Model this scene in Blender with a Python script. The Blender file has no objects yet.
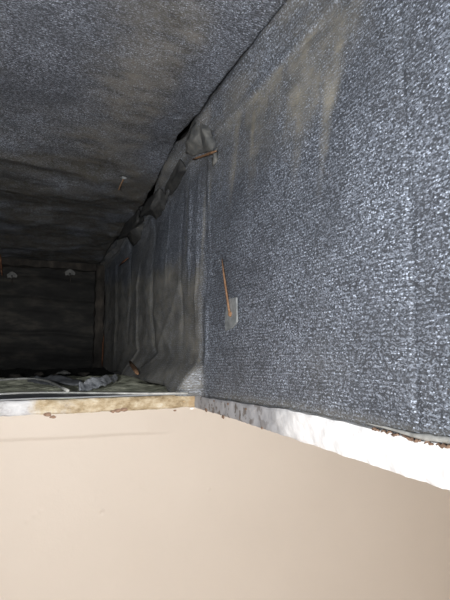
import bpy, bmesh, math, random
from mathutils import Vector, noise

random.seed(7)
scene = bpy.context.scene
COL = scene.collection

# ------------------------------------------------------------------ camera
FPX = 450.0
PITCH = math.atan(50 / 450)
YAW = math.atan(199 / 450 * math.cos(PITCH))
CAM = Vector((0, 0, .065))
FWD = Vector((math.sin(YAW) * math.cos(PITCH), math.cos(YAW) * math.cos(PITCH), math.sin(PITCH)))
RGT = Vector((math.cos(YAW), -math.sin(YAW), 0))
UPV = RGT.cross(FWD)
cd = bpy.data.cameras.new('camera')
cam = bpy.data.objects.new('camera', cd)
COL.objects.link(cam)
cd.sensor_fit = 'VERTICAL'
cd.sensor_height = 36
cd.lens = FPX / 600 * 36
cd.clip_start = .005
cam.location = CAM
cam.rotation_euler = (math.pi / 2 + PITCH, 0, -YAW)
scene.camera = cam

# ------------------------------------------------------------------ light
w = bpy.data.worlds.new('world')
scene.world = w
w.use_nodes = True
w.node_tree.nodes['Background'].inputs[0].default_value = (.5, .5, .5, 1)
w.node_tree.nodes['Background'].inputs[1].default_value = .02
vs = scene.view_settings
vs.view_transform = 'Standard'
vs.look = 'None'
vs.gamma = 1
vs.use_curve_mapping = False
vs.exposure = 0

# the hand torch / phone flash held just inside the opening
sd = bpy.data.lights.new('torch', 'SPOT')
sd.energy = 19
sd.color = (.97, .985, 1.0)
sd.spot_size = math.radians(162)
sd.spot_blend = 1.0
sd.shadow_soft_size = .006
so = bpy.data.objects.new('torch', sd)
COL.objects.link(so)
so.location = (-.07, -.02, .06)
so.rotation_euler = Vector((.08, 1, .42)).to_track_quat('-Z', 'Y').to_euler()

# the lamp of the room below, on its ceiling beside the opening
rd = bpy.data.lights.new('room_lamp', 'AREA')
rd.shape = 'DISK'
rd.size = .35
rd.energy = 40
rd.color = (1, .965, .92)
ro = bpy.data.objects.new('room_lamp', rd)
COL.objects.link(ro)
ro.location = (.1, -.7, -.06)
ro.rotation_euler = Vector((.15, .9, -1)).to_track_quat('-Z', 'Y').to_euler()


# ------------------------------------------------------------------ helpers
def ray(x, y):
    return FWD * FPX + RGT * (x - 225) + UPV * (300 - y)


def on(px, py, ax, v):
    """direction of a photo pixel cut with the plane axis=v (0 wall, 1 end, 2 floor/ceiling)"""
    d = ray(px, py)
    return CAM + d * ((v - CAM[ax]) / d[ax])


def G(x, c, s):
    return math.exp(-((x - c) / s) ** 2)


def sm(a, b, x):
    t = max(0, min(1, (x - a) / (b - a)))
    return t * t * (3 - 2 * t)


def nz(x, y, z=0.0):
    return noise.noise(Vector((x, y, z)))


def fbm(x, y, z=0.0, o=4):
    return noise.fractal(Vector((x, y, z)), 1.0, 2.0, o)


def link(name, me, mat, parent=None):
    o = bpy.data.objects.new(name, me)
    COL.objects.link(o)
    if mat:
        me.materials.append(mat)
    if parent:
        o.parent = parent
    return o


def tag(o, label, cat, group=None):
    o['label'] = label
    o['category'] = cat
    if group:
        o['group'] = group
    return o


def struct(o, label):
    o['kind'] = 'structure'
    o['label'] = label
    return o


def empty(name, loc, label, cat, group=None):
    o = bpy.data.objects.new(name, None)
    o.empty_display_size = .02
    COL.objects.link(o)
    o.location = loc
    return tag(o, label, cat, group)


def own(child, root):
    """parent and keep the place (roots are unrotated empties)"""
    child.parent = root
    child.location = child.location - root.location
    return child


def grid(name, us, vs_, fn, mat, uv=None, attr=None, thick=None, flip=False, parent=None, smooth=True):
    nu, nv = len(us), len(vs_)
    vv, at = [], []
    for u in us:
        for v in vs_:
            vv.append(fn(u, v))
            if attr:
                at.append(attr(u, v))
    ff = []
    for i in range(nu - 1):
        for j in range(nv - 1):
            q = [i * nv + j, (i + 1) * nv + j, (i + 1) * nv + j + 1, i * nv + j + 1]
            ff.append(q[::-1] if flip else q)
    me = bpy.data.meshes.new(name)
    me.from_pydata(vv, [], ff)
    if uv:
        ul = me.uv_layers.new(name='UVMap')
        flat = []
        for l in me.loops:
            k = l.vertex_index
            flat += uv(us[k // nv], vs_[k % nv])
        ul.data.foreach_set('uv', flat)
    if attr:
        a = me.attributes.new('dust', 'FLOAT', 'POINT')
        a.data.foreach_set('value', at)
    if smooth:
        me.polygons.foreach_set('use_smooth', [True] * len(ff))
    o = link(name, me, mat, parent)
    if thick:
        m = o.modifiers.new('thick', 'SOLIDIFY')
        m.thickness = thick
        m.offset = -1
    return o


def lin(a, b, n):
    return [a + (b - a) * i / (n - 1) for i in range(n)]


def boxes(name, lst, mat, parent=None, bevel=0):
    bm = bmesh.new()
    for (a, b) in lst:
        vs8 = [bm.verts.new((x, y, z)) for x in (a[0], b[0]) for y in (a[1], b[1]) for z in (a[2], b[2])]
        for q in ((0, 1, 3, 2), (4, 6, 7, 5), (0, 4, 5, 1), (2, 3, 7, 6), (0, 2, 6, 4), (1, 5, 7, 3)):
            bm.faces.new([vs8[k] for k in q])
    if bevel:
        bmesh.ops.bevel(bm, geom=bm.edges[:], offset=bevel, segments=2, affect='EDGES')
    bmesh.ops.recalc_face_normals(bm, faces=bm.faces)
    me = bpy.data.meshes.new(name)
    bm.to_mesh(me)
    bm.free()
    return link(name, me, mat, parent)


def tube(name, pts, rad, mat, n=8, flat=1.0, wob=0.0):
    """a closed tube along pts; rad a number or one per point; flat squeezes it along its binormal"""
    pts = [Vector(p) for p in pts]
    if not hasattr(rad, '__len__'):
        rad = [rad] * len(pts)
    bm = bmesh.new()
    rings = []
    for i, p in enumerate(pts):
        t = (pts[min(i + 1, len(pts) - 1)] - pts[max(i - 1, 0)]).normalized()
        up = Vector((0, 0, 1)) if abs(t.z) < .9 else Vector((1, 0, 0))
        s = t.cross(up).normalized()
        b = s.cross(t).normalized()
        r = rad[i]
        ring = []
        for k in range(n):
            a = 2 * math.pi * k / n
            rr = r * (1 + wob * nz(p.x * 400 + k, p.y * 400, p.z * 400))
            ring.append(bm.verts.new(p + s * math.cos(a) * rr + b * math.sin(a) * rr * flat))
        rings.append(ring)
    for i in range(len(rings) - 1):
        for k in range(n):
            bm.faces.new((rings[i][k], rings[i][(k + 1) % n], rings[i + 1][(k + 1) % n], rings[i + 1][k]))
    bm.faces.new(rings[0][::-1])
    bm.faces.new(rings[-1])
    bmesh.ops.recalc_face_normals(bm, faces=bm.faces)
    me = bpy.data.meshes.new(name)
    bm.to_mesh(me)
    bm.free()
    for p in me.polygons:
        p.use_smooth = True
    return link(name, me, mat)


def plate(name, poly, nrm, th, mat, bevel=.0008, rough=0.0):
    """a thin solid plate from an outline (3-D points), extruded by th along nrm"""
    nrm = Vector(nrm).normalized()
    bm = bmesh.new()
    vs1 = [bm.verts.new(Vector(p)) for p in poly]
    fc = bm.faces.new(vs1)
    ex = bmesh.ops.extrude_face_region(bm, geom=[fc])
    for e in ex['geom']:
        if isinstance(e, bmesh.types.BMVert):
            e.co += nrm * th
    bmesh.ops.recalc_face_normals(bm, faces=bm.faces)
    if bevel:
        bmesh.ops.bevel(bm, geom=bm.edges[:], offset=bevel, segments=2, affect='EDGES')
    if rough:
        bmesh.ops.triangulate(bm, faces=bm.faces)
        bmesh.ops.subdivide_edges(bm, edges=bm.edges[:], cuts=2, use_grid_fill=True)
        for v in bm.verts:
            v.co += nrm * rough * nz(v.co.x * 180, v.co.y * 180, v.co.z * 180)
    me = bpy.data.meshes.new(name)
    bm.to_mesh(me)
    bm.free()
    return link(name, me, mat)


def lump(name, c, r, mat, sc=(1, 1, 1), seed=0, sub=2, k=.5):
    bm = bmesh.new()
    bmesh.ops.create_icosphere(bm, subdivisions=sub, radius=1)
    for v in bm.verts:
        d = 1 + k * nz(v.co.x * 1.4 + seed * 7.1, v.co.y * 1.4, v.co.z * 1.4)
        v.co = Vector((v.co.x * sc[0], v.co.y * sc[1], v.co.z * sc[2])) * r * d
    me = bpy.data.meshes.new(name)
    bm.to_mesh(me)
    bm.free()
    o = link(name, me, mat)
    o.location = c
    return o


# ------------------------------------------------------------------ materials
class N:
    def __init__(s, name):
        s.m = bpy.data.materials.new(name)
        s.m.use_nodes = True
        s.t = s.m.node_tree
        s.b = s.t.nodes['Principled BSDF']

    def n(s, typ, **k):
        x = s.t.nodes.new(typ)
        for a, v in k.items():
            setattr(x, a, v)
        return x

    def put(s, sock, v):
        if hasattr(v, 'is_output'):
            s.t.links.new(v, sock)
        else:
            sock.default_value = v

    def math(s, op, a, b=0.0, c=0.0, clamp=False):
        x = s.n('ShaderNodeMath', operation=op, use_clamp=clamp)
        for i, v in enumerate((a, b, c)):
            s.put(x.inputs[i], v)
        return x.outputs[0]

    def noise(s, vec, scale, detail=3, rough=.5):
        x = s.n('ShaderNodeTexNoise')
        s.put(x.inputs['Vector'], vec)
        x.inputs['Scale'].default_value = scale
        x.inputs['Detail'].default_value = detail
        x.inputs['Roughness'].default_value = rough
        return x.outputs['Fac']

    def ramp(s, fac, stops):
        x = s.n('ShaderNodeValToRGB')
        s.put(x.inputs[0], fac)
        e = x.color_ramp.elements
        while len(e) < len(stops):
            e.new(.5)
        for q, (p, c) in zip(e, stops):
            q.position = p
            q.color = tuple(c) + (1,) if len(c) == 3 else c
        return x.outputs[0]

    def step(s, fac, a, b):
        x = s.n('ShaderNodeMapRange', interpolation_type='SMOOTHSTEP')
        s.put(x.inputs['Value'], fac)
        x.inputs['From Min'].default_value = a
        x.inputs['From Max'].default_value = b
        return x.outputs[0]

    def mix(s, f, a, b):
        x = s.n('ShaderNodeMix', data_type='RGBA')
        s.put(x.inputs['Factor'], f)
        for sock, v in ((x.inputs[6], a), (x.inputs[7], b)):
            s.put(sock, tuple(v) + (1,) if isinstance(v, tuple) and len(v) == 3 else v)
        return x.outputs[2]

    def scale(s, vec, k):
        x = s.n('ShaderNodeMapping')
        s.put(x.inputs['Vector'], vec)
        x.inputs['Scale'].default_value = k
        return x.outputs[0]

    def coord(s, which='Object'):
        return s.n('ShaderNodeTexCoord').outputs[which]

    def bump(s, h, strength, dist):
        x = s.n('ShaderNodeBump')
        x.inputs['Strength'].default_value = strength
        x.inputs['Distance'].default_value = dist
        s.put(x.inputs['Height'], h)
        s.put(s.b.inputs['Normal'], x.outputs[0])

    def set(s, col=None, rough=None, spec=None, metal=None):
        if col is not None:
            s.put(s.b.inputs['Base Color'], tuple(col) + (1,) if isinstance(col, tuple) else col)
        if rough is not None:
            s.put(s.b.inputs['Roughness'], rough)
        if spec is not None:
            s.put(s.b.inputs['Specular IOR Level'], spec)
        if metal is not None:
            s.b.inputs['Metallic'].default_value = metal
        return s.m


def liner_material(name, dark, yarn, dustc, old_dust, rows=True):
    """black coated duct liner: fine woven facing with pale shiny yarns, glints painted on, dust laid over it"""
    k = N(name)
    uv = k.coord('UV')
    sep = k.n('ShaderNodeSeparateXYZ')
    k.t.links.new(uv, sep.inputs[0])
    u, v = sep.outputs[0], sep.outputs[1]
    warp = k.noise(uv, 60, 2)
    row = k.math('SINE', k.math('MULTIPLY_ADD', v, 2 * math.pi / .0034, k.math('MULTIPLY', warp, 5.0)))
    sp1 = k.noise(k.scale(uv, (760, 1150, 1)), 1.0, 2, .75)
    vo = k.n('ShaderNodeTexVoronoi', voronoi_dimensions='2D')
    k.put(vo.inputs['Vector'], k.scale(uv, (640, 900, 1)))
    vo.inputs['Scale'].default_value = 1.0
    vc = k.n('ShaderNodeSeparateColor')
    k.t.links.new(vo.outputs['Color'], vc.inputs[0])
    sp2 = vc.outputs[0]
    big = k.noise(uv, 9, 4, .6)
    mid = k.noise(uv, 45, 3, .6)
    s = k.math('MULTIPLY_ADD', row, .036 if rows else .012, sp1)
    s = k.math('MULTIPLY_ADD', sp2, .42, s)
    s = k.math('MULTIPLY_ADD', k.math('SUBTRACT', big, .5), .22, s)
    speck = k.step(s, .60, 1.02)
    v2 = k.n('ShaderNodeTexVoronoi', voronoi_dimensions='2D')
    k.put(v2.inputs['Vector'], k.scale(uv, (520, 760, 1)))
    v2.inputs['Scale'].default_value = 1.0
    v2c = k.n('ShaderNodeSeparateColor')
    k.t.links.new(v2.outputs['Color'], v2c.inputs[0])
    gl = k.math('MULTIPLY', k.step(v2c.outputs[1], .74, .92), k.step(v2.outputs['Distance'], .55, .3))
    gl = k.math('MULTIPLY', gl, k.step(k.math('MULTIPLY_ADD', row, .12, big), .38, .6))
    at = k.n('ShaderNodeAttribute', attribute_name='dust')
    d = at.outputs['Fac']
    col = k.mix(speck, dark, yarn)
    col = k.mix(gl, col, tuple(min(1, c * 2.1) for c in yarn))  # torch glints on the weave, painted as sparse bright specks in the colour
    col = k.mix(k.math('MULTIPLY', k.step(mid, .35, .75), .28), col, tuple(c * 1.9 for c in dark))
    dn = k.math('MULTIPLY', d, k.math('MULTIPLY_ADD', k.math('SUBTRACT', mid, .5), 1.5, 1.0), clamp=True)
    dn = k.math('MULTIPLY', dn, k.math('SUBTRACT', 1.0, k.math('MULTIPLY', speck, .35)))
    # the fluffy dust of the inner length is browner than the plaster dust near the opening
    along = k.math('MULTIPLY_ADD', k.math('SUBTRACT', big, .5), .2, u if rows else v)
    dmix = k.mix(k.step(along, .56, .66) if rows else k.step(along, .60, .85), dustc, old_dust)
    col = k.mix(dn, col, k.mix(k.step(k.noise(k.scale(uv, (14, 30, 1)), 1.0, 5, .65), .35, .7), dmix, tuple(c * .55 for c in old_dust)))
    col = k.mix(k.math('MULTIPLY', d, -1.0, clamp=True), col, tuple(c * .8 for c in dark))
    rough = k.math('MULTIPLY_ADD', dn, .3, k.math('MULTIPLY_ADD', speck, -.12, .5))
    k.bump(k.math('MULTIPLY', s, k.math('SUBTRACT', 1.0, k.math('MULTIPLY', dn, .7))), .9, .0016)
    return k.set(col, rough, k.math('MULTIPLY_ADD', dn, -.45, .5))


def mottled(name, stops, scale, rough=.8, bump=.0, det=5, spec=.3, metal=0, stretch=(1, 1, 1), dist=.001):
    k = N(name)
    c = k.scale(k.coord(), stretch)
    n_ = k.noise(c, scale, det, .62)
    if bump:
        k.bump(k.noise(c, scale * 2.3, det, .6), bump, dist)
    return k.set(k.ramp(n_, stops), rough, spec, metal)


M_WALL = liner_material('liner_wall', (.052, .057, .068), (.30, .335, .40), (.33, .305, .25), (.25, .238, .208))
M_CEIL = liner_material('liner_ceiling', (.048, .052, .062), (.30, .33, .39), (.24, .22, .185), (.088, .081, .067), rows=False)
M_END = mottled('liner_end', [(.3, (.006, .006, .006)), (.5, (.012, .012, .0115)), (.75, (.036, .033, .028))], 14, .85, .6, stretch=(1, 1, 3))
M_FLOOR = mottled('old_floor_liner', [(.3, (.2, .21, .155)), (.5, (.48, .49, .38)), (.7, (.72, .72, .58))], 34, .95, 1.0, 8, .1, stretch=(1, 2.2, 1), dist=.004)
M_SOOT = mottled('soot', [(.3, (.006, .006, .006)), (.7, (.022, .021, .02))], 60, .95, .8, dist=.003)
M_SKIN = mottled('duct_metal', [(.3, (.02, .02, .02)), (.7, (.05, .05, .05))], 30, .6, .1)
M_RUST = mottled('rusty_wire', [(.3, (.10, .055, .03)), (.55, (.22, .125, .07)), (.8, (.36, .24, .15))], 300, .8, .4, dist=.0005)
M_RUSTD = mottled('dark_rust', [(.3, (.05, .022, .012)), (.55, (.14, .06, .03)), (.8, (.24, .13, .08))], 160, .9, .5, dist=.0005)
M_GLUE = mottled('pale_plate', [(.3, (.12, .13, .135)), (.7, (.28, .295, .30))], 120, .45, .15, spec=.5, dist=.0005)
M_FLAP = mottled('grey_flap', [(.3, (.13, .14, .155)), (.6, (.33, .345, .37)), (.8, (.55, .56, .57))], 110, .6, .7, dist=.002)
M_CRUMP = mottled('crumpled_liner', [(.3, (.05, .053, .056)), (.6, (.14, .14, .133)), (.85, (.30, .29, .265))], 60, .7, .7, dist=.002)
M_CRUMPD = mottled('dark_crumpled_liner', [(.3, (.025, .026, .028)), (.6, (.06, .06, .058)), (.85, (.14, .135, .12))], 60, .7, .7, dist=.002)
M_FLANGE = mottled('grey_flange', [(.3, (.075, .08, .088)), (.7, (.13, .135, .145))], 40, .55, .2, spec=.4)
M_BEAD = mottled('pale_edge', [(.3, (.2, .2, .19)), (.7, (.42, .42, .4))], 90, .7, .3)
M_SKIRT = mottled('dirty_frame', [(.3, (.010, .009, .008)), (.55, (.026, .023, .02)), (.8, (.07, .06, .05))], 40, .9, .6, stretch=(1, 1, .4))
M_CHIP = mottled('paper_chip', [(.3, (.1, .06, .04)), (.7, (.24, .16, .115))], 200, .9, .3)
M_WHITECHIP = mottled('white_chip', [(.3, (.6, .58, .55)), (.7, (.75, .73, .7))], 200, .9, .3)

# beige painted wall / ceiling of the room, roller texture
k = N('beige_paint')
c = k.coord()
k.bump(k.math('ADD', k.math('MULTIPLY', k.noise(c, 38, 3), 1.0), k.math('MULTIPLY', k.noise(c, 220, 2), .25)), .16, .004)
M_PAINT = k.set(k.ramp(k.noise(c, 3, 3), [(.3, (.70, .648, .592)), (.7, (.73, .678, .622))]), .55, .3)
M_ROOMFLOOR = mottled('room_floor', [(.3, (.24, .18, .13)), (.7, (.34, .26, .19))], 6, .5, .1)

# far cut edge: tan fibrous board, chalk-white towards its left end
k = N('cut_board')
c = k.coord()
sx = k.n('ShaderNodeSeparateXYZ')
k.t.links.new(c, sx.inputs[0])
n1 = k.noise(k.scale(c, (1, 1, 1.6)), 55, 6, .65)
n2 = k.noise(c, 22, 4, .6)
tan_ = k.ramp(n1, [(.28, (.13, .09, .05)), (.43, (.26, .205, .13)), (.56, (.36, .305, .22)), (.75, (.48, .45, .39))])
wht = k.ramp(n1, [(.25, (.2, .19, .185)), (.5, (.37, .37, .38)), (.75, (.47, .47, .48))])
edge = k.math('MULTIPLY_ADD', k.math('SUBTRACT', n2, .5), .18, sx.outputs[0])
f = k.step(edge, .0, .045)
col = k.mix(f, wht, tan_)
col = k.mix(k.math('MULTIPLY', k.step(edge, .205, .222), .6), col, (.23, .15, .07))
k.bump(n1, .8, .003)
M_BOARD = k.set(col, .9, .15)

# right cut edge: gypsum, brown flecks towards the corner
k = N('gypsum_edge')
c = k.coord()
sx = k.n('ShaderNodeSeparateXYZ')
k.t.links.new(c, sx.inputs[0])
n1 = k.noise(c, 95, 3, .55)
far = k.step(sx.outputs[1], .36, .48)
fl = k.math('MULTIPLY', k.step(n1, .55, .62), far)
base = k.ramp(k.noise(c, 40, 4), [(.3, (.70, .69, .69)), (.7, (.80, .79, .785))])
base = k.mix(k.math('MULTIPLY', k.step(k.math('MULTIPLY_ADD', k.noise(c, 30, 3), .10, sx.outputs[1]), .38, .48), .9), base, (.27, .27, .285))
k.bump(k.noise(c, 160, 4), .3, .0008)
M_GYP = k.set(k.mix(k.math('MULTIPLY', fl, .75), base, (.10, .075, .055)), .9, .15)

# ------------------------------------------------------------------ the setting
XW, D, L = .2278, .6267, 1.52
YB, XL = -.34, -.34


def zceil(y):
    return .402 - .034 * sm(.62, .92, y) - .02 * sm(1.05, 1.5, y)


def cove(y):
    return .034 * (1 - .72 * sm(.62, .95, y)) + .012


SEC = 78       # samples up the wall, then 14 round the cove
NC = 16


def ztop(y):
    """drywall top on the right: liner stops here"""
    return .011 * sm(.645, .70, y) * sm(1.4, 1.2, y) + .009 * (1 - sm(.33, .62, y)) + .0005 + .0016 * nz(y * 25, 3)


def wall_fn(y, s):
    zt = zceil(y) - cove(y)
    zb = ztop(y)
    base = fbm(y * 3.1, s * 3.0, 4.2) * .0022
    if s <= 1:
        z = zb + (zt - zb) * s
        x = XW + .003
    else:
        t = s - 1
        if t < .7:
            z = zt + (cove(y) - .003) * (t / .7)
            x = XW + .003 - .0165 * (t / .7) ** 1.25
        else:
            z = zt + cove(y) - .003 + .018 * (t - .7) / .3
            x = XW + .003 - .0165 + .003 * (t - .7) / .3
    # the vertical fold where two lengths of liner meet; beyond it the sheet is pillowed and loose
    yc = .588 + .006 * nz(z * 14, 1.7) + .012 * sm(.18, .02, z)
    far = sm(yc - .004, yc + .012, y)
    dx = base + .0012 * G(y, .2195 + .0015 * nz(z * 30, 6), .0022)
    hgt = sm(.36, .3, z)
    dx += (-.003 * G(y, yc - .006, .005) + .0045 * G(y, yc + .010, .006)) * hgt * (.6 + .5 * nz(z * 22, 9.1))
    dx += -.003 * G(y, yc + .032, .004) * hgt * sm(.05, .2, z)
    # loose long folds on the far length
    for (cy, wd, am, z0, z1) in ((.655, .0035, -.0035, .17, .33), (.70, .006, .004, .1, .33), (.78, .0045, -.003, .2, .34),
                                 (.88, .012, .006, .05, .33), (1.02, .008, -.007, .0, .25), (1.12, .01, .006, .1, .34), (1.3, .02, -.008, 0, .33)):
        cyw = cy + .012 * nz(z * 9, cy * 31)
        dx += (.5 if cy > .68 else .8) * am * G(y, cyw, wd) * sm(z0 - .04, z0 + .04, z) * sm(z1 + .04, z1 - .04, z)
    dx += far * (fbm(y * 6, z * 7, 2.2) * .004 - .004 * G(z, .16, .1) * G(y, .8, .18))
    # diagonal pulls in the dusty patch
    q = (y - .8) * .8 + (z - .1)
    dx += far * -.0016 * G(q, .0, .012) * sm(.28, .2, z) + far * -.0012 * G((y - .9) * -.7 + z - .16, 0, .009) * sm(.25, .2, z)
    # bottom edge curls out over the floor
    dx += -.034 * far * sm(.065, .004, z) * sm(1.35, .95, y) * (1 + .35 * nz(y * 12, 5.5))
    dx += .004 * far * G(z, .045 + .02 * sm(.6, 1.0, y), .008) * sm(1.3, 1.0, y)
    # crumpled seam under the ceiling
    cr = sm(.42, .6, y) * sm(zt - .07, zt, z)
    dx += cr * (fbm(y * 10 + z * 14, z * 16, 1.1, 3) * .007 - .004 * abs(nz(y * 17 - z * 25, 4.4))) + .0006 * nz(y * 30, z * 8, 2)
    dz = cr * fbm(y * 9, z * 16, 8.8, 3) * .006
    # torn-down lip beside the gap
    if s > 1:
        t = s - 1
        dz += -t * (.006 * G(y, .66, .05) + .006 * G(y, .86, .05) + .006 * G(y, 1.1, .06))
        dx += t * (.003 * G(y, .66, .03) + .002 * G(y, .86, .03) + .0012 * nz(y * 40, 7))
        dx += -.003 * G(t, .06, .12)
    return (x + dx, y, z + dz)


STAINS = [(on(420, 205, 0, XW).y, on(420, 205, 0, XW).z, .007, .02), (on(377, 387, 0, XW).y, on(377, 387, 0, XW).z, .006, .005)]


def wall_dust(y, s):
    p = wall_fn(y, s)
    z = p[2]
    d = 0
    if s <= 1.0:
        dep = .362 - z
        yy = y - .25 * dep
        run = .03 + .16 * max(0, .35 + 1.1 * fbm(yy * 19, 2.7, 1)) + .05 * G(yy, .34, .03)
        br = .35 + .8 * max(0, .5 + fbm(yy * 40, z * 9, 6, 3)) + .3 * fbm(y * 60, z * 60, 2)
        d = .85 * br * sm(run + .05, run - .04, dep) * sm(.22, .29, y) * sm(.56, .47, y) + .25 * sm(.05, 0, dep) * sm(.5, .6, y)
        # grey dusty patch low on the loose length, clean band above it
        e = sm(.23, .19, z - .05 * (y - .75) * 2 + .03 * fbm(y * 9, z * 9, 6)) * sm(.585, .62, y + .015 * nz(z * 20, 3))
        d = max(d, .8 * e)
        for (yy, z0, z1) in ((.672, .19, .33), (.577, .27, .33), (.645, .1, .2), (.60, .12, .3)):
            d = max(d, .55 * G(y, yy + .006 * nz(z * 12, yy * 9), .0028) * sm(z0 - .02, z0 + .02, z) * sm(z1 + .02, z1 - .02, z))
        for (yy, zz, ry, rz) in STAINS:
            g = math.exp(-((y - yy) / ry) ** 2 - ((z - zz) / rz) ** 2)
            if g > .1:
                d = min(d, 0) - 1.2 * g
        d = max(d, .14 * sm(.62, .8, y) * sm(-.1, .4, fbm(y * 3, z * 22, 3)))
        d = max(d, .3 * sm(-.05, .5, fbm(y * 3.5, z * 3.5, 13)) * sm(.15, .5, y))
    else:
        d = .12 + .3 * sm(.55, .7, y) + .22 * sm(.1, .5, .4 + fbm(y * 9, s * 2, 5))
    d = max(d, .8 * sm(.012, .002, z - ztop(y)) * sm(.6, .5, y) * .5)
    return max(-1, min(1, d))


ys = []
y = YB
while y < L:
    ys.append(y)
    y += .0015 if .205 < y < .235 else .0035 if .45 < y < 1.1 else .006
ys.append(L)
ss = lin(0, 1, SEC) + [1 + i / NC for i in range(1, NC + 1)]
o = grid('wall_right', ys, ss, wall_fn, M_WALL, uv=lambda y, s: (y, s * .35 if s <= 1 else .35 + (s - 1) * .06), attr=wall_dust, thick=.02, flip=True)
struct(o, 'right duct wall of black woven liner with loose folds and pale dust')
WR = o


def ceil_fn(x, y):
    z = zceil(y)
    far = sm(.5, .9, y)
    z += fbm(x * 3, y * 3, 7.7) * .003
    # sagging folds running across the duct
    for (cy, wd, am) in ((.80, .012, -.009), (.835, .02, .008), (.93, .010, -.008), (.965, .02, .008), (1.12, .04, -.012), (1.33, .03, -.01)):
        c_ = cy + .05 * (x) + .03 * nz(x * 6, cy * 17)
        z += .55 * am * G(y, c_, wd * (1 + .6 * nz(x * 7, cy))) * sm(.2, .05, x) * max(0, .55 + 1.3 * nz(x * 6, cy * 9))
    z += far * fbm(x * 8, y * 10, 3.3) * .008
    z -= .006 * G(x, .105, .03) * G(y, .83, .03)          # pulled down at the pin
    # roll at the right edge beside the gap
    e = sm(.14, XW - .02, x)
    z += e * (-.002 + sm(.45, .6, y) * fbm(y * 11, x * 16, 5.1, 3) * .006)
    # frayed edge
    if x > .19:
        x += sm(.19, .208, x) * (.005 * sm(.5, .33, y) + .0025 * nz(y * 45, 4) - .003 * G(y, .65, .02) - .002 * G(y, .85, .02))
    return (x, y, z)


def ceil_dust(x, y):
    d = .62 * sm(.02, .12, x + .03 * fbm(x * 8, y * 8, 2)) * sm(.178, .145, x + .012 * nz(y * 20, 2)) * sm(.30, .42, y) * sm(.95, .6, y)
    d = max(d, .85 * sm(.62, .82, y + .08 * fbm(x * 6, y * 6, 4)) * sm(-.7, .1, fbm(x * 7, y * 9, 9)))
    d = max(d, .3 * sm(0, .5, fbm(x * 4, y * 4, 21)))
    d = max(d, .5 * G(x, -.16, .03) * sm(.6, .5, y))
    return max(0, min(1, d))


xs = lin(XL, .12, 70) + lin(.124, .2085, 26)
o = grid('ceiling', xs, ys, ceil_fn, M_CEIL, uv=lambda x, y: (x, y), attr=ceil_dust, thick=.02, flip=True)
struct(o, 'duct roof of black woven liner, sagging and dusty towards the far end')
CE = o
own(boxes('duct_skin', [((XL - .03, YB - .03, .44), (XW + .05, L + .07, .442)), ((XW + .045, YB - .03, .01), (XW + .047, L + .07, .442))], M_SKIN), CE)

struct(grid('wall_left', ys[::3], lin(0, 1, 20), lambda y, s: (XL + .003 * fbm(y * 4, s * 4, 3), y, .002 + s * (zceil(y) - .004)), M_WALL,
            uv=lambda y, s: (y, s * .35), attr=lambda y, s: .2, thick=.02), 'left duct wall of black woven liner')
struct(grid('wall_rear', lin(XL, XW, 20), lin(0, 1, 20), lambda x, s: (x, YB - .002, .01 + s * .385), M_CEIL,
            uv=lambda x, s: (x, s * .35), attr=lambda y, s: .2, thick=.02, flip=True), 'short duct wall behind the opening, black liner')


# end of the duct: dark wrinkled panel set back in a dirty frame
def end_fn(x, z):
    yy = L + .012 + .004 * fbm(x * 6, z * 16, 5)
    for (cz, am) in ((.30, .006), (.235, .008), (.19, .004), (.12, .009), (.075, -.006), (.045, .006)):
        c_ = cz - .05 * x + .01 * nz(x * 7, cz * 40)
        yy += am * G(z, c_, .006)
    return (x, yy, z)


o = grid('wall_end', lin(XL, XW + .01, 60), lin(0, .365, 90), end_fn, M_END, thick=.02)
struct(o, 'dark sooty wrinkled panel closing the far end of the duct')
WE = o


def rough_box(name, a, b, n, amp, mat, fr=60, seed=0):
    """box cut into n=(nx,ny,nz) and roughened"""
    bm = bmesh.new()
    verts = {}

    def V(i, j, k_):
        key = (i, j, k_)
        if key not in verts:
            p = Vector([a[q] + (b[q] - a[q]) * (i, j, k_)[q] / n[q] for q in range(3)])
            d = Vector((nz(p.x * fr, p.y * fr, p.z * fr + seed), nz(p.x * fr + 9, p.y * fr, p.z * fr + seed), nz(p.x * fr, p.y * fr + 17, p.z * fr + seed)))
            verts[key] = bm.verts.new(p + d * amp)
        return verts[key]
    nx, ny, nz_ = n
    for i in range(nx):
        for j in range(ny):
            for k_ in (0, nz_):
                bm.faces.new((V(i, j, k_), V(i + 1, j, k_), V(i + 1, j + 1, k_), V(i, j + 1, k_)))
    for i in range(nx):
        for k_ in range(nz_):
            for j in (0, ny):
                bm.faces.new((V(i, j, k_), V(i + 1, j, k_), V(i + 1, j, k_ + 1), V(i, j, k_ + 1)))
    for j in range(ny):
        for k_ in range(nz_):
            for i in (0, nx):
                bm.faces.new((V(i, j, k_), V(i, j + 1, k_), V(i, j + 1, k_ + 1), V(i, j, k_ + 1)))
    bmesh.ops.recalc_face_normals(bm, faces=bm.faces)
    me = bpy.data.meshes.new(name)
    bm.to_mesh(me)
    bm.free()
    for p in me.polygons:
        p.use_smooth = False
    return link(name, me, mat)


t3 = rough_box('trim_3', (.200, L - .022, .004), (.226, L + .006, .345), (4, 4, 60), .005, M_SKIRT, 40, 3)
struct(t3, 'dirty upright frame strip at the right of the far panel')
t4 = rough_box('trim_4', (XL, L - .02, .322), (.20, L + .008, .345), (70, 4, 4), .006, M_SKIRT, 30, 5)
struct(t4, 'dirty frame strip along the top of the far panel')


# duct floor: old greenish liner, then black soot further in
def floor_fn(x, y):
    z = .002 + .006 * fbm(x * 9, y * 9, 4) * sm(.66, .8, y)
    z += .006 * G(y, .99 + .04 * nz(x * 6, 2), .04) + .004 * G(y, .82 + .03 * nz(x * 8, 4), .02)
    return (x, y, z + .003 * fbm(x * 45, y * 45, 1, 3))


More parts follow.
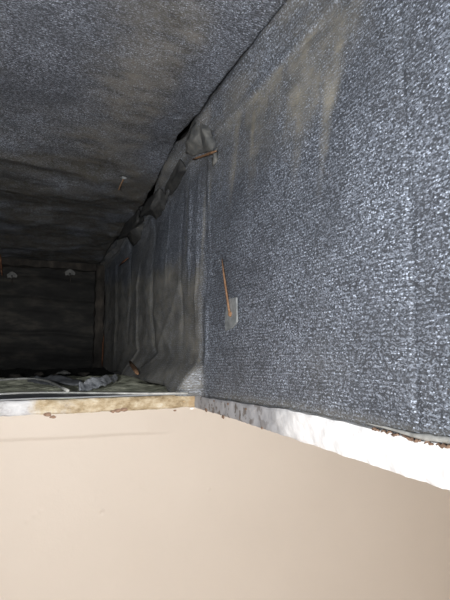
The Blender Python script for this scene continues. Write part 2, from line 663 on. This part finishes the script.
o = grid('floor', lin(XL, XW + .0, 110), lin(.640, 1.13, 90), floor_fn, M_FLOOR, thick=.01)
struct(o, 'duct floor of matted greenish grey old liner')
FL = o


def soot_fn(x, y):
    return (x, y, -.004 + .005 * fbm(x * 12, y * 12, 9) + .003 * fbm(x * 50, y * 50, 3, 3) + .010 * sm(1.36, 1.52, y))


own(grid('soot_bed', lin(XL, XW + .01, 110), lin(1.11, L + .01, 70), soot_fn, M_SOOT, thick=.01), FL)

# the cut opening: the board along its far side, the gypsum along its right side
HX0, HY0 = -.27, -.31


def board_fn():
    bm = bmesh.new()
    X = lin(XL, XW + .001, 230)
    nzv = 12
    front, back = [], []
    for x in X:
        zt = .0008 + .0009 * nz(x * 30, 1) + .0012 * sm(.1, -.05, x)
        zb = -.0175 + .0012 * nz(x * 45, 5) + .0006 * nz(x * 160, 6) + .0012 * sm(.12, -.02, x)
        fr = []
        for j in range(nzv):
            t = j / (nzv - 1)
            z = zb + (zt - zb) * t
            yy = D + .0016 * fbm(x * 40, z * 60, 8, 4) + .002 * (2 * abs(t - .5)) ** 6
            fr.append(bm.verts.new((x, yy, z)))
        front.append(fr)
        back.append((bm.verts.new((x, D + .035, zb)), bm.verts.new((x, D + .035, zt - .0005))))
    for i in range(len(X) - 1):
        for j in range(nzv - 1):
            bm.faces.new((front[i][j], front[i + 1][j], front[i + 1][j + 1], front[i][j + 1]))
        bm.faces.new((front[i][-1], front[i + 1][-1], back[i + 1][1], back[i][1]))
        bm.faces.new((front[i][0], back[i][0], back[i + 1][0], front[i + 1][0]))
        bm.faces.new((back[i][0], back[i][1], back[i + 1][1], back[i + 1][0]))
    for e in (0, -1):
        bm.faces.new(front[e] + [back[e][1], back[e][0]])
    bmesh.ops.recalc_face_normals(bm, faces=bm.faces)
    me = bpy.data.meshes.new('trim_1')
    bm.to_mesh(me)
    bm.free()
    return link('trim_1', me, M_BOARD)


T1 = struct(board_fn(), 'tan fibrous cut edge of the board along the far side of the opening')


def gyp_fn():
    bm = bmesh.new()
    Y = lin(YB, D + .034, 330)
    nzv = 12
    front, back = [], []
    for y in Y:
        zt = ztop(y) - .0006 + .0010 * nz(y * 60, 2)
        zb = -.0163 - .0018 * sm(.5, .62, y) + .0007 * nz(y * 50, 5) + .0007 * nz(y * 190, 6)
        fr = []
        for j in range(nzv):
            t = j / (nzv - 1)
            z = zb + (zt - zb) * t
            xx = XW + .0009 * fbm(y * 50, z * 70, 8, 4) + .0012 * (2 * abs(t - .5)) ** 6
            fr.append(bm.verts.new((xx, y, z)))
        front.append(fr)
        back.append((bm.verts.new((XW + .03, y, zb)), bm.verts.new((XW + .03, y, zt - .0005))))
    for i in range(len(Y) - 1):
        for j in range(nzv - 1):
            bm.faces.new((front[i][j], front[i + 1][j], front[i + 1][j + 1], front[i][j + 1]))
        bm.faces.new((front[i][-1], front[i + 1][-1], back[i + 1][1], back[i][1]))
        bm.faces.new((front[i][0], back[i][0], back[i + 1][0], front[i + 1][0]))
        bm.faces.new((back[i][0], back[i][1], back[i + 1][1], back[i + 1][0]))
    for e in (0, -1):
        bm.faces.new(front[e] + [back[e][1], back[e][0]])
    bmesh.ops.recalc_face_normals(bm, faces=bm.faces)
    me = bpy.data.meshes.new('trim_2')
    bm.to_mesh(me)
    bm.free()
    return link('trim_2', me, M_GYP)


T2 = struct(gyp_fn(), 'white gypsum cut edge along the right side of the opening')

# torn paper and paint chips on the two cut edges
for i, (px, py, r, white) in enumerate(((48, 414.5, .0042, 0), (53, 417, .003, 0), (118, 410.5, .0045, 0), (124, 409.5, .004, 0), (113, 411.5, .003, 0), (175, 410.5, .002, 0), (192, 408.5, .0025, 1), (197, 407.5, .002, 1))):
    p = on(px, py, 1, D - .0005)
    own(lump('paint_chip', p, r, M_WHITECHIP if white else M_CHIP, (1.2, .35, .6), i), T1)
for i, (px, py, r) in enumerate(((206, 410, .0035), (223, 417, .003), (228, 404, .002), (214, 401, .0016), (246, 409, .0018), (262, 428, .0016))):
    p = on(px, py, 0, XW)
    own(lump('paint_chip', p, r, M_CHIP, (.3, 1.2, .8), i + 20), T2)
# torn brown paper along the top of the gypsum: short ragged bits
random.seed(11)
for a_, b_ in ((372, 379), (381, 393), (391, 399), (401, 413), (411, 421), (424, 433), (436, 452)):
    pts = []
    for q in range(7):
        p = on(a_ + (b_ - a_) * q / 6, 430 + (a_ - 375) * .23, 0, XW - .001)
        pts.append((p.x, p.y, ztop(p.y) + random.uniform(-.0012, .0010)))
    own(tube('paper_shred', pts, [.0004] + [random.uniform(.0006, .0017) for q in range(5)] + [.0004], M_CHIP, 7, .7, .8), T2)
pts = [(XW - .0025, y, ztop(y) + .0032 + .0008 * nz(y * 60, 4)) for y in lin(.05, .262, 60)]
own(tube('liner_edge', pts, [.0016 * sm(.262, .2, p[1]) * (1 + .5 * nz(p[1] * 50, 2)) + .0004 for p in pts], M_BEAD, 8, 1, .6), T2)

# ------------------------------------------------------------------ the room below, seen through the opening
CX0, CX1, CY0, CY1, FZ = -1.3, 1.75, -1.0, 1.25, -1.6
TB = -.0165
struct(boxes('ceiling_room', [((CX0, CY0, TB), (XL, CY1, -.001)), ((XW + .03, CY0, TB), (CX1, CY1, -.001)), ((XL, CY0, TB), (XW + .03, HY0 - .03, -.001)),
                              ((XL, D + .035, TB), (XW + .03, CY1, -.010)), ((XL, HY0 - .03, TB), (HX0, D, -.001))], M_PAINT),
       'beige painted plaster ceiling around the opening')


def bw_fn(x, z):
    y = CY1
    # taped joint: a low ridge that runs out towards the right
    a = on(0, 440.5, 1, CY1)
    b = on(172, 432.5, 1, CY1)
    t = (x - a.x) / (b.x - a.x)
    zr = a.z + (b.z - a.z) * t + .004 * nz(x * 6, 2)
    up = sm(zr - .003, zr + .003, z) * sm(zr + .12, zr + .0, z)
    y -= .0045 * up * sm(1.03, .8, t)
    y -= .0007 * fbm(x * 11, z * 11, 3)
    for (px, py, r, am) in ((102, 513, .004, .004), (35, 515, .006, -.0012), (27, 521, .005, -.001), (40, 511, .005, -.001), (209, 489, .004, -.003)):
        q = on(px, py, 1, CY1)
        y += am * math.exp(-((x - q.x) ** 2 + (z - q.z) ** 2) / r ** 2)
    return (x, y, z)


zs = [TB - .0005] + lin(-.03, -.85, 235) + [-1.1, FZ]
o = grid('wall_back', lin(CX0, -.12, 20) + lin(-.115, .75, 250) + lin(.8, CX1, 20), zs, bw_fn, M_PAINT, flip=True, thick=.02)
struct(o, 'beige painted wall of the room seen through the opening')
struct(boxes('wall_room_left', [((CX0 - .03, CY0, FZ), (CX0, CY1, -.001))], M_PAINT), 'beige painted side wall of the room')
struct(boxes('wall_room_right', [((CX1, CY0, FZ), (CX1 + .03, CY1, -.001))], M_PAINT), 'beige painted side wall of the room')
struct(boxes('wall_front', [((CX0, CY0 - .03, FZ), (CX1, CY0, -.001))], M_PAINT), 'beige painted wall of the room')
struct(boxes('floor_room', [((CX0, CY0, FZ - .03), (CX1, CY1, FZ))], M_ROOMFLOOR), 'brown floor of the room below')


# ------------------------------------------------------------------ things
def wall_x(y, z):
    """surface of the right wall at (y, z)"""
    zt, zb = zceil(y) - cove(y), ztop(y)
    return wall_fn(y, max(0, min(1, (z - zb) / (zt - zb))))[0]


def onwall(px, py, off=.0):
    p = on(px, py, 0, XW)
    zt_ = zceil(p.y) - cove(p.y)
    c_ = max(0, min(1, (p.z - zt_) / cove(p.y)))
    x = wall_x(p.y, p.z) - off - .0165 * c_ ** 1.25
    return on(px, py, 0, x)


def onfloor(px, py, z=.004):
    return on(px, py, 2, z)


def onceil(px, py, off=.0):
    z = .39
    for _ in range(4):
        p = on(px, py, 2, z)
        z = ceil_fn(p.x, p.y)[2] - off
    return on(px, py, 2, z)


# 1 the long rusty pin bent flat over its pale plate
b_ = onwall(230, 314, .003)
r_ = empty('liner_pin', b_, 'long rusty wire pin bent over a pale square plate on the right wall', 'pin')
poly = [onwall(x, y, .0015) for x, y in ((229, 299), (238, 297), (238.5, 322), (234, 328), (226.5, 331), (226, 318))]
own(plate('backing_plate', poly, (-1, 0, 0), .0022, M_GLUE), r_)
own(tube('wire', [onwall(x, y, o_) for x, y, o_ in ((222, 259, .006), (223.5, 272, .0058), (225.5, 286, .0055), (227.5, 300, .0055), (229, 310, .006), (230, 314, .005))],
         [.0005, .0011, .0014, .0014, .0015, .0016], M_RUST, 8, 1, .4), r_)
own(lump('bent_tip', onwall(230, 314, .005), .0028, M_RUST, (1, 1, 1.2), 4), r_)

# 2 rusty strip lodged under the crumpled seam, with a pale glue run
r_ = empty('rusty_strip', onwall(204, 155, .004), 'short orange rusty strip lodged under the crumpled ceiling seam', 'strip')
own(tube('metal_strip', [onwall(x, y, .010) for x, y in ((193, 159.5), (198, 157.5), (204, 155.5), (210, 153.5), (216, 151))], [.0016, .0024, .0026, .0024, .0014], M_RUST, 8, .6, .5), r_)
r_ = tag(tube('glue_run', [onwall(x, y, .002) for x, y in ((217, 147), (216, 153), (215, 160), (213, 166))], [.002, .0035, .004, .0015], M_CRUMP, 8, 1, .5),
         'pale dried glue run on the wall beside the short rusty strip', 'glue')

# 3 the ceiling pin
r_ = empty('liner_pin', onceil(124, 178), 'small pale headed pin with a wire, stuck in the duct roof', 'pin')
own(lump('pin_head', onceil(124, 178, .003), .0048, M_GLUE, (1, 1, .5), 3), r_)
own(tube('wire', [onceil(124, 178, .004), onceil(121, 184, .012), onceil(118.5, 190, .022)], [.0014, .0012, .0009], M_RUST), r_)

# 4 washer pins on the end panel
for i, (px, py, lb) in enumerate(((12, 275.5, 'pale washer pin on the far panel, the one further from its right frame strip'), (70, 273, 'pale washer pin on the far panel, the one nearer its right frame strip'))):
    c_ = on(px, py, 1, L + .008)
    r_ = empty('washer_pin', c_, lb, 'pin', 'washer pins on the far panel')
    poly = [on(px + dx, py + dy, 1, L + .009) for dx, dy in ((-5, -1), (-2, -3.2), (0, -4), (3, -2.5), (5.5, 0), (4.5, 2.2), (1.5, 1.5), (0, 3.5), (-2, 1.8), (-4.5, 2.4))]
    own(plate('washer', poly, (0, -1, 0), .002, M_CRUMP, .0005), r_)
    own(tube('pin_wire', [on(px, py, 1, L + .006), on(px + .2, py + 3, 1, L - .004), on(px + .2, py + 9, 1, L - .002)], .0018, M_SKIRT), r_)

# 5 thin orange straw of wire on the far part of the right wall
tag(tube('bent_wire', [onwall(x, y, .012) for x, y in ((119, 266), (123, 262), (128, 258))], [.0012, .0022, .0012], M_RUSTD), 'thin orange wire on the right wall near the far frame', 'wire')
# rust streak bits on the far frame
tag(tube('rusty_band', [on(x, y, 1, L - .028) for x, y in ((102, 366), (102.5, 355), (103, 343), (104, 334))], [.002, .005, .004, .0015], M_RUSTD, 8, .5, .6), 'upright rusty metal sliver against the far frame strip', 'strip')
tag(tube('rusty_bracket', [on(x, y, 1, L - .03) for x, y in ((-2, 246), (0, 256), (1, 266), (2, 276))], [.003, .006, .006, .002], M_RUSTD, 8, .5, .6), 'dark red rusty sliver hanging above the far panel', 'strip')

# 6 rust tab standing on the floor by the wall
tag(tube('rusty_tab', [onwall(x, y, .006) for x, y in ((137.5, 374), (135, 370), (132, 365), (130, 361))], [.003, .0042, .0045, .002], M_RUST, 8, .5, .6), 'short brown rusty tab standing at the foot of the right wall', 'tab')


# 7 ribbons: folded flap, torn strips, flange
def ribbon(name, centre, width, th, mat, amp=.003, seed=0, n=46, m=8):
    """a crumpled strip; centre = 3-D points, width = vector list or one vector"""
    cs = [Vector(p) for p in centre]

    def at(t):
        f_ = t * (len(cs) - 1)
        i = min(int(f_), len(cs) - 2)
        return cs[i].lerp(cs[i + 1], f_ - i)

    def wd(t):
        if isinstance(width, Vector):
            return width
        f_ = t * (len(width) - 1)
        i = min(int(f_), len(width) - 2)
        return width[i].lerp(width[i + 1], f_ - i)

    def fn(t, s):
        p = at(t) + wd(t) * (s * (1 + .25 * nz(t * 9, seed * 3.3)))
        p.z += amp * fbm(p.x * 40 + seed, p.y * 40, seed, 3)
        return p
    return grid(name, lin(0, 1, n), lin(-.5, .5, m), fn, mat, thick=th)


fl = ribbon('folded_flap', [onfloor(80, 385.5, .012), onfloor(92, 382.5, .014), onfloor(104, 380, .016), onfloor(118, 377, .014)],
            [Vector((.0, .020, .012)), Vector((.0, .03, .014)), Vector((0, .03, .013)), Vector((0, .014, .006))], .003, M_FLAP, .004, 2)
tag(fl, 'folded light grey liner flap lying across the duct floor', 'flap')
fl = ribbon('liner_strip', [onfloor(24, 379.5, .008), onfloor(45, 379.5, .010), onfloor(62, 380.5, .010), onfloor(82, 382, .008)],
            [Vector((0, .02, .006)), Vector((0, .04, .014)), Vector((0, .04, .012)), Vector((0, .02, .006))], .003, M_FLANGE, .005, 5)
tag(fl, 'dark grey torn liner strip on the floor leading to the folded flap', 'strip')
fl = tube('pale_cord', [onfloor(x, y, .010) for x, y in ((-14, 381), (0, 380), (12, 379), (26, 378.6), (38, 379.2), (48, 381.2), (56, 384.6), (62, 388), (68, 391))], .0021, M_BEAD, 8, 1, .4)
tag(fl, 'pale torn liner edge curling like a cord across the duct floor', 'cord')
r_ = empty('metal_flange', onfloor(40, 398, .003), 'flat grey metal flange strip lying behind the tan board edge', 'flange')
top = [(-40, 395.5), (0, 394.3), (40, 392.6), (80, 393.0), (120, 393.4), (160, 393.6), (188, 393.2)]
bot = [(188, 394.6), (160, 395.3), (120, 396.6), (80, 398), (40, 399), (0, 400.8), (-40, 402.5)]
own(plate('strip', [onfloor(x, y, .004) for x, y in top + bot], (0, 0, 1), .0016, M_FLANGE, .0004), r_)
own(tube('rolled_edge', [onfloor(x, y, .0068) for x, y in [(-40, 395.2), (-20, 394.6), (0, 394), (20, 393.2), (40, 392.6), (60, 392.6), (80, 392.9), (100, 393.2), (120, 393.4), (140, 393.6), (160, 393.6), (188, 393.2)]], .0013, M_BEAD, 8, 1, .5), r_)

# black torn edge along the end of the old floor liner, and loose crumbs on the soot
random.seed(3)
spots = [(40, 374, .009, 'flat grey crumb of liner on the soot, at the left of the pale nub'), (64, 373, .011, 'pale grey nub of liner lying on the black soot'), (56, 375, .007, 'small dark crumb beside the pale grey nub on the soot'),
         (15, 376, .010, 'grey crumb on the soot behind the pale cord'), (84, 374, .010, 'dark crumb on the soot behind the folded flap'), (156, 376.5, .006, 'small grey lump under the curled foot of the right wall')]
for i, (px, py, r, lb) in enumerate(spots):
    p = onfloor(px, py, .004)
    tag(lump('liner_crumb', p, r, M_CRUMP if i in (1, 5) else M_SKIRT, (1.4, .8, .5), i), lb, 'crumb')


# 8 crumpled, folded pieces of liner hanging in the roof seam
def fold(name, rim, mid, lb, seed, mat):
    """facets from a raised middle line to the rim; (px, py, stand-off from the wall)"""
    R_ = [onwall(*p) for p in rim]
    C_ = [onwall(*p) for p in mid]
    bm = bmesh.new()
    rv = [bm.verts.new(p) for p in R_]
    cv = [bm.verts.new(p) for p in C_]
    n_ = len(rv)
    own_ = [min(range(len(cv)), key=lambda q: (C_[q] - R_[i_]).length) for i_ in range(n_)]
    for i_ in range(n_):
        j_ = (i_ + 1) % n_
        bm.faces.new((rv[i_], rv[j_], cv[own_[i_]]))
        if own_[i_] != own_[j_]:
            bm.faces.new((rv[j_], cv[own_[j_]], cv[own_[i_]]))
    bmesh.ops.recalc_face_normals(bm, faces=bm.faces)
    bmesh.ops.subdivide_edges(bm, edges=bm.edges[:], cuts=5, use_grid_fill=True)
    for v in bm.verts:
        p = v.co * 55
        v.co += Vector((-.0035 * abs(nz(p.x, p.y, p.z + seed)) - .001 * nz(p.x * 3, p.y * 3, p.z * 3), .002 * nz(p.y, p.z, p.x), .003 * nz(p.z + seed, p.x, p.y)))
    me = bpy.data.meshes.new(name)
    bm.to_mesh(me)
    bm.free()
    for f_ in me.polygons:
        f_.use_smooth = True
    ob = link(name, me, mat)
    m_ = ob.modifiers.new('thick', 'SOLIDIFY')
    m_.thickness = .0025
    m_.offset = 0
    return tag(ob, lb, 'flap')


fold('crumpled_flap', [(199, 117, -.001), (209, 127, -.001), (217, 142, -.002), (213, 150, .001), (203, 153, .004), (193, 156, .003), (186, 153, .001), (188, 140, .003), (192, 128, .002)],
     [(203, 131, .0075), (204, 145, .008)], 'crumpled grey liner flap hanging in the roof seam above the short rusty strip', 1, M_CRUMP)
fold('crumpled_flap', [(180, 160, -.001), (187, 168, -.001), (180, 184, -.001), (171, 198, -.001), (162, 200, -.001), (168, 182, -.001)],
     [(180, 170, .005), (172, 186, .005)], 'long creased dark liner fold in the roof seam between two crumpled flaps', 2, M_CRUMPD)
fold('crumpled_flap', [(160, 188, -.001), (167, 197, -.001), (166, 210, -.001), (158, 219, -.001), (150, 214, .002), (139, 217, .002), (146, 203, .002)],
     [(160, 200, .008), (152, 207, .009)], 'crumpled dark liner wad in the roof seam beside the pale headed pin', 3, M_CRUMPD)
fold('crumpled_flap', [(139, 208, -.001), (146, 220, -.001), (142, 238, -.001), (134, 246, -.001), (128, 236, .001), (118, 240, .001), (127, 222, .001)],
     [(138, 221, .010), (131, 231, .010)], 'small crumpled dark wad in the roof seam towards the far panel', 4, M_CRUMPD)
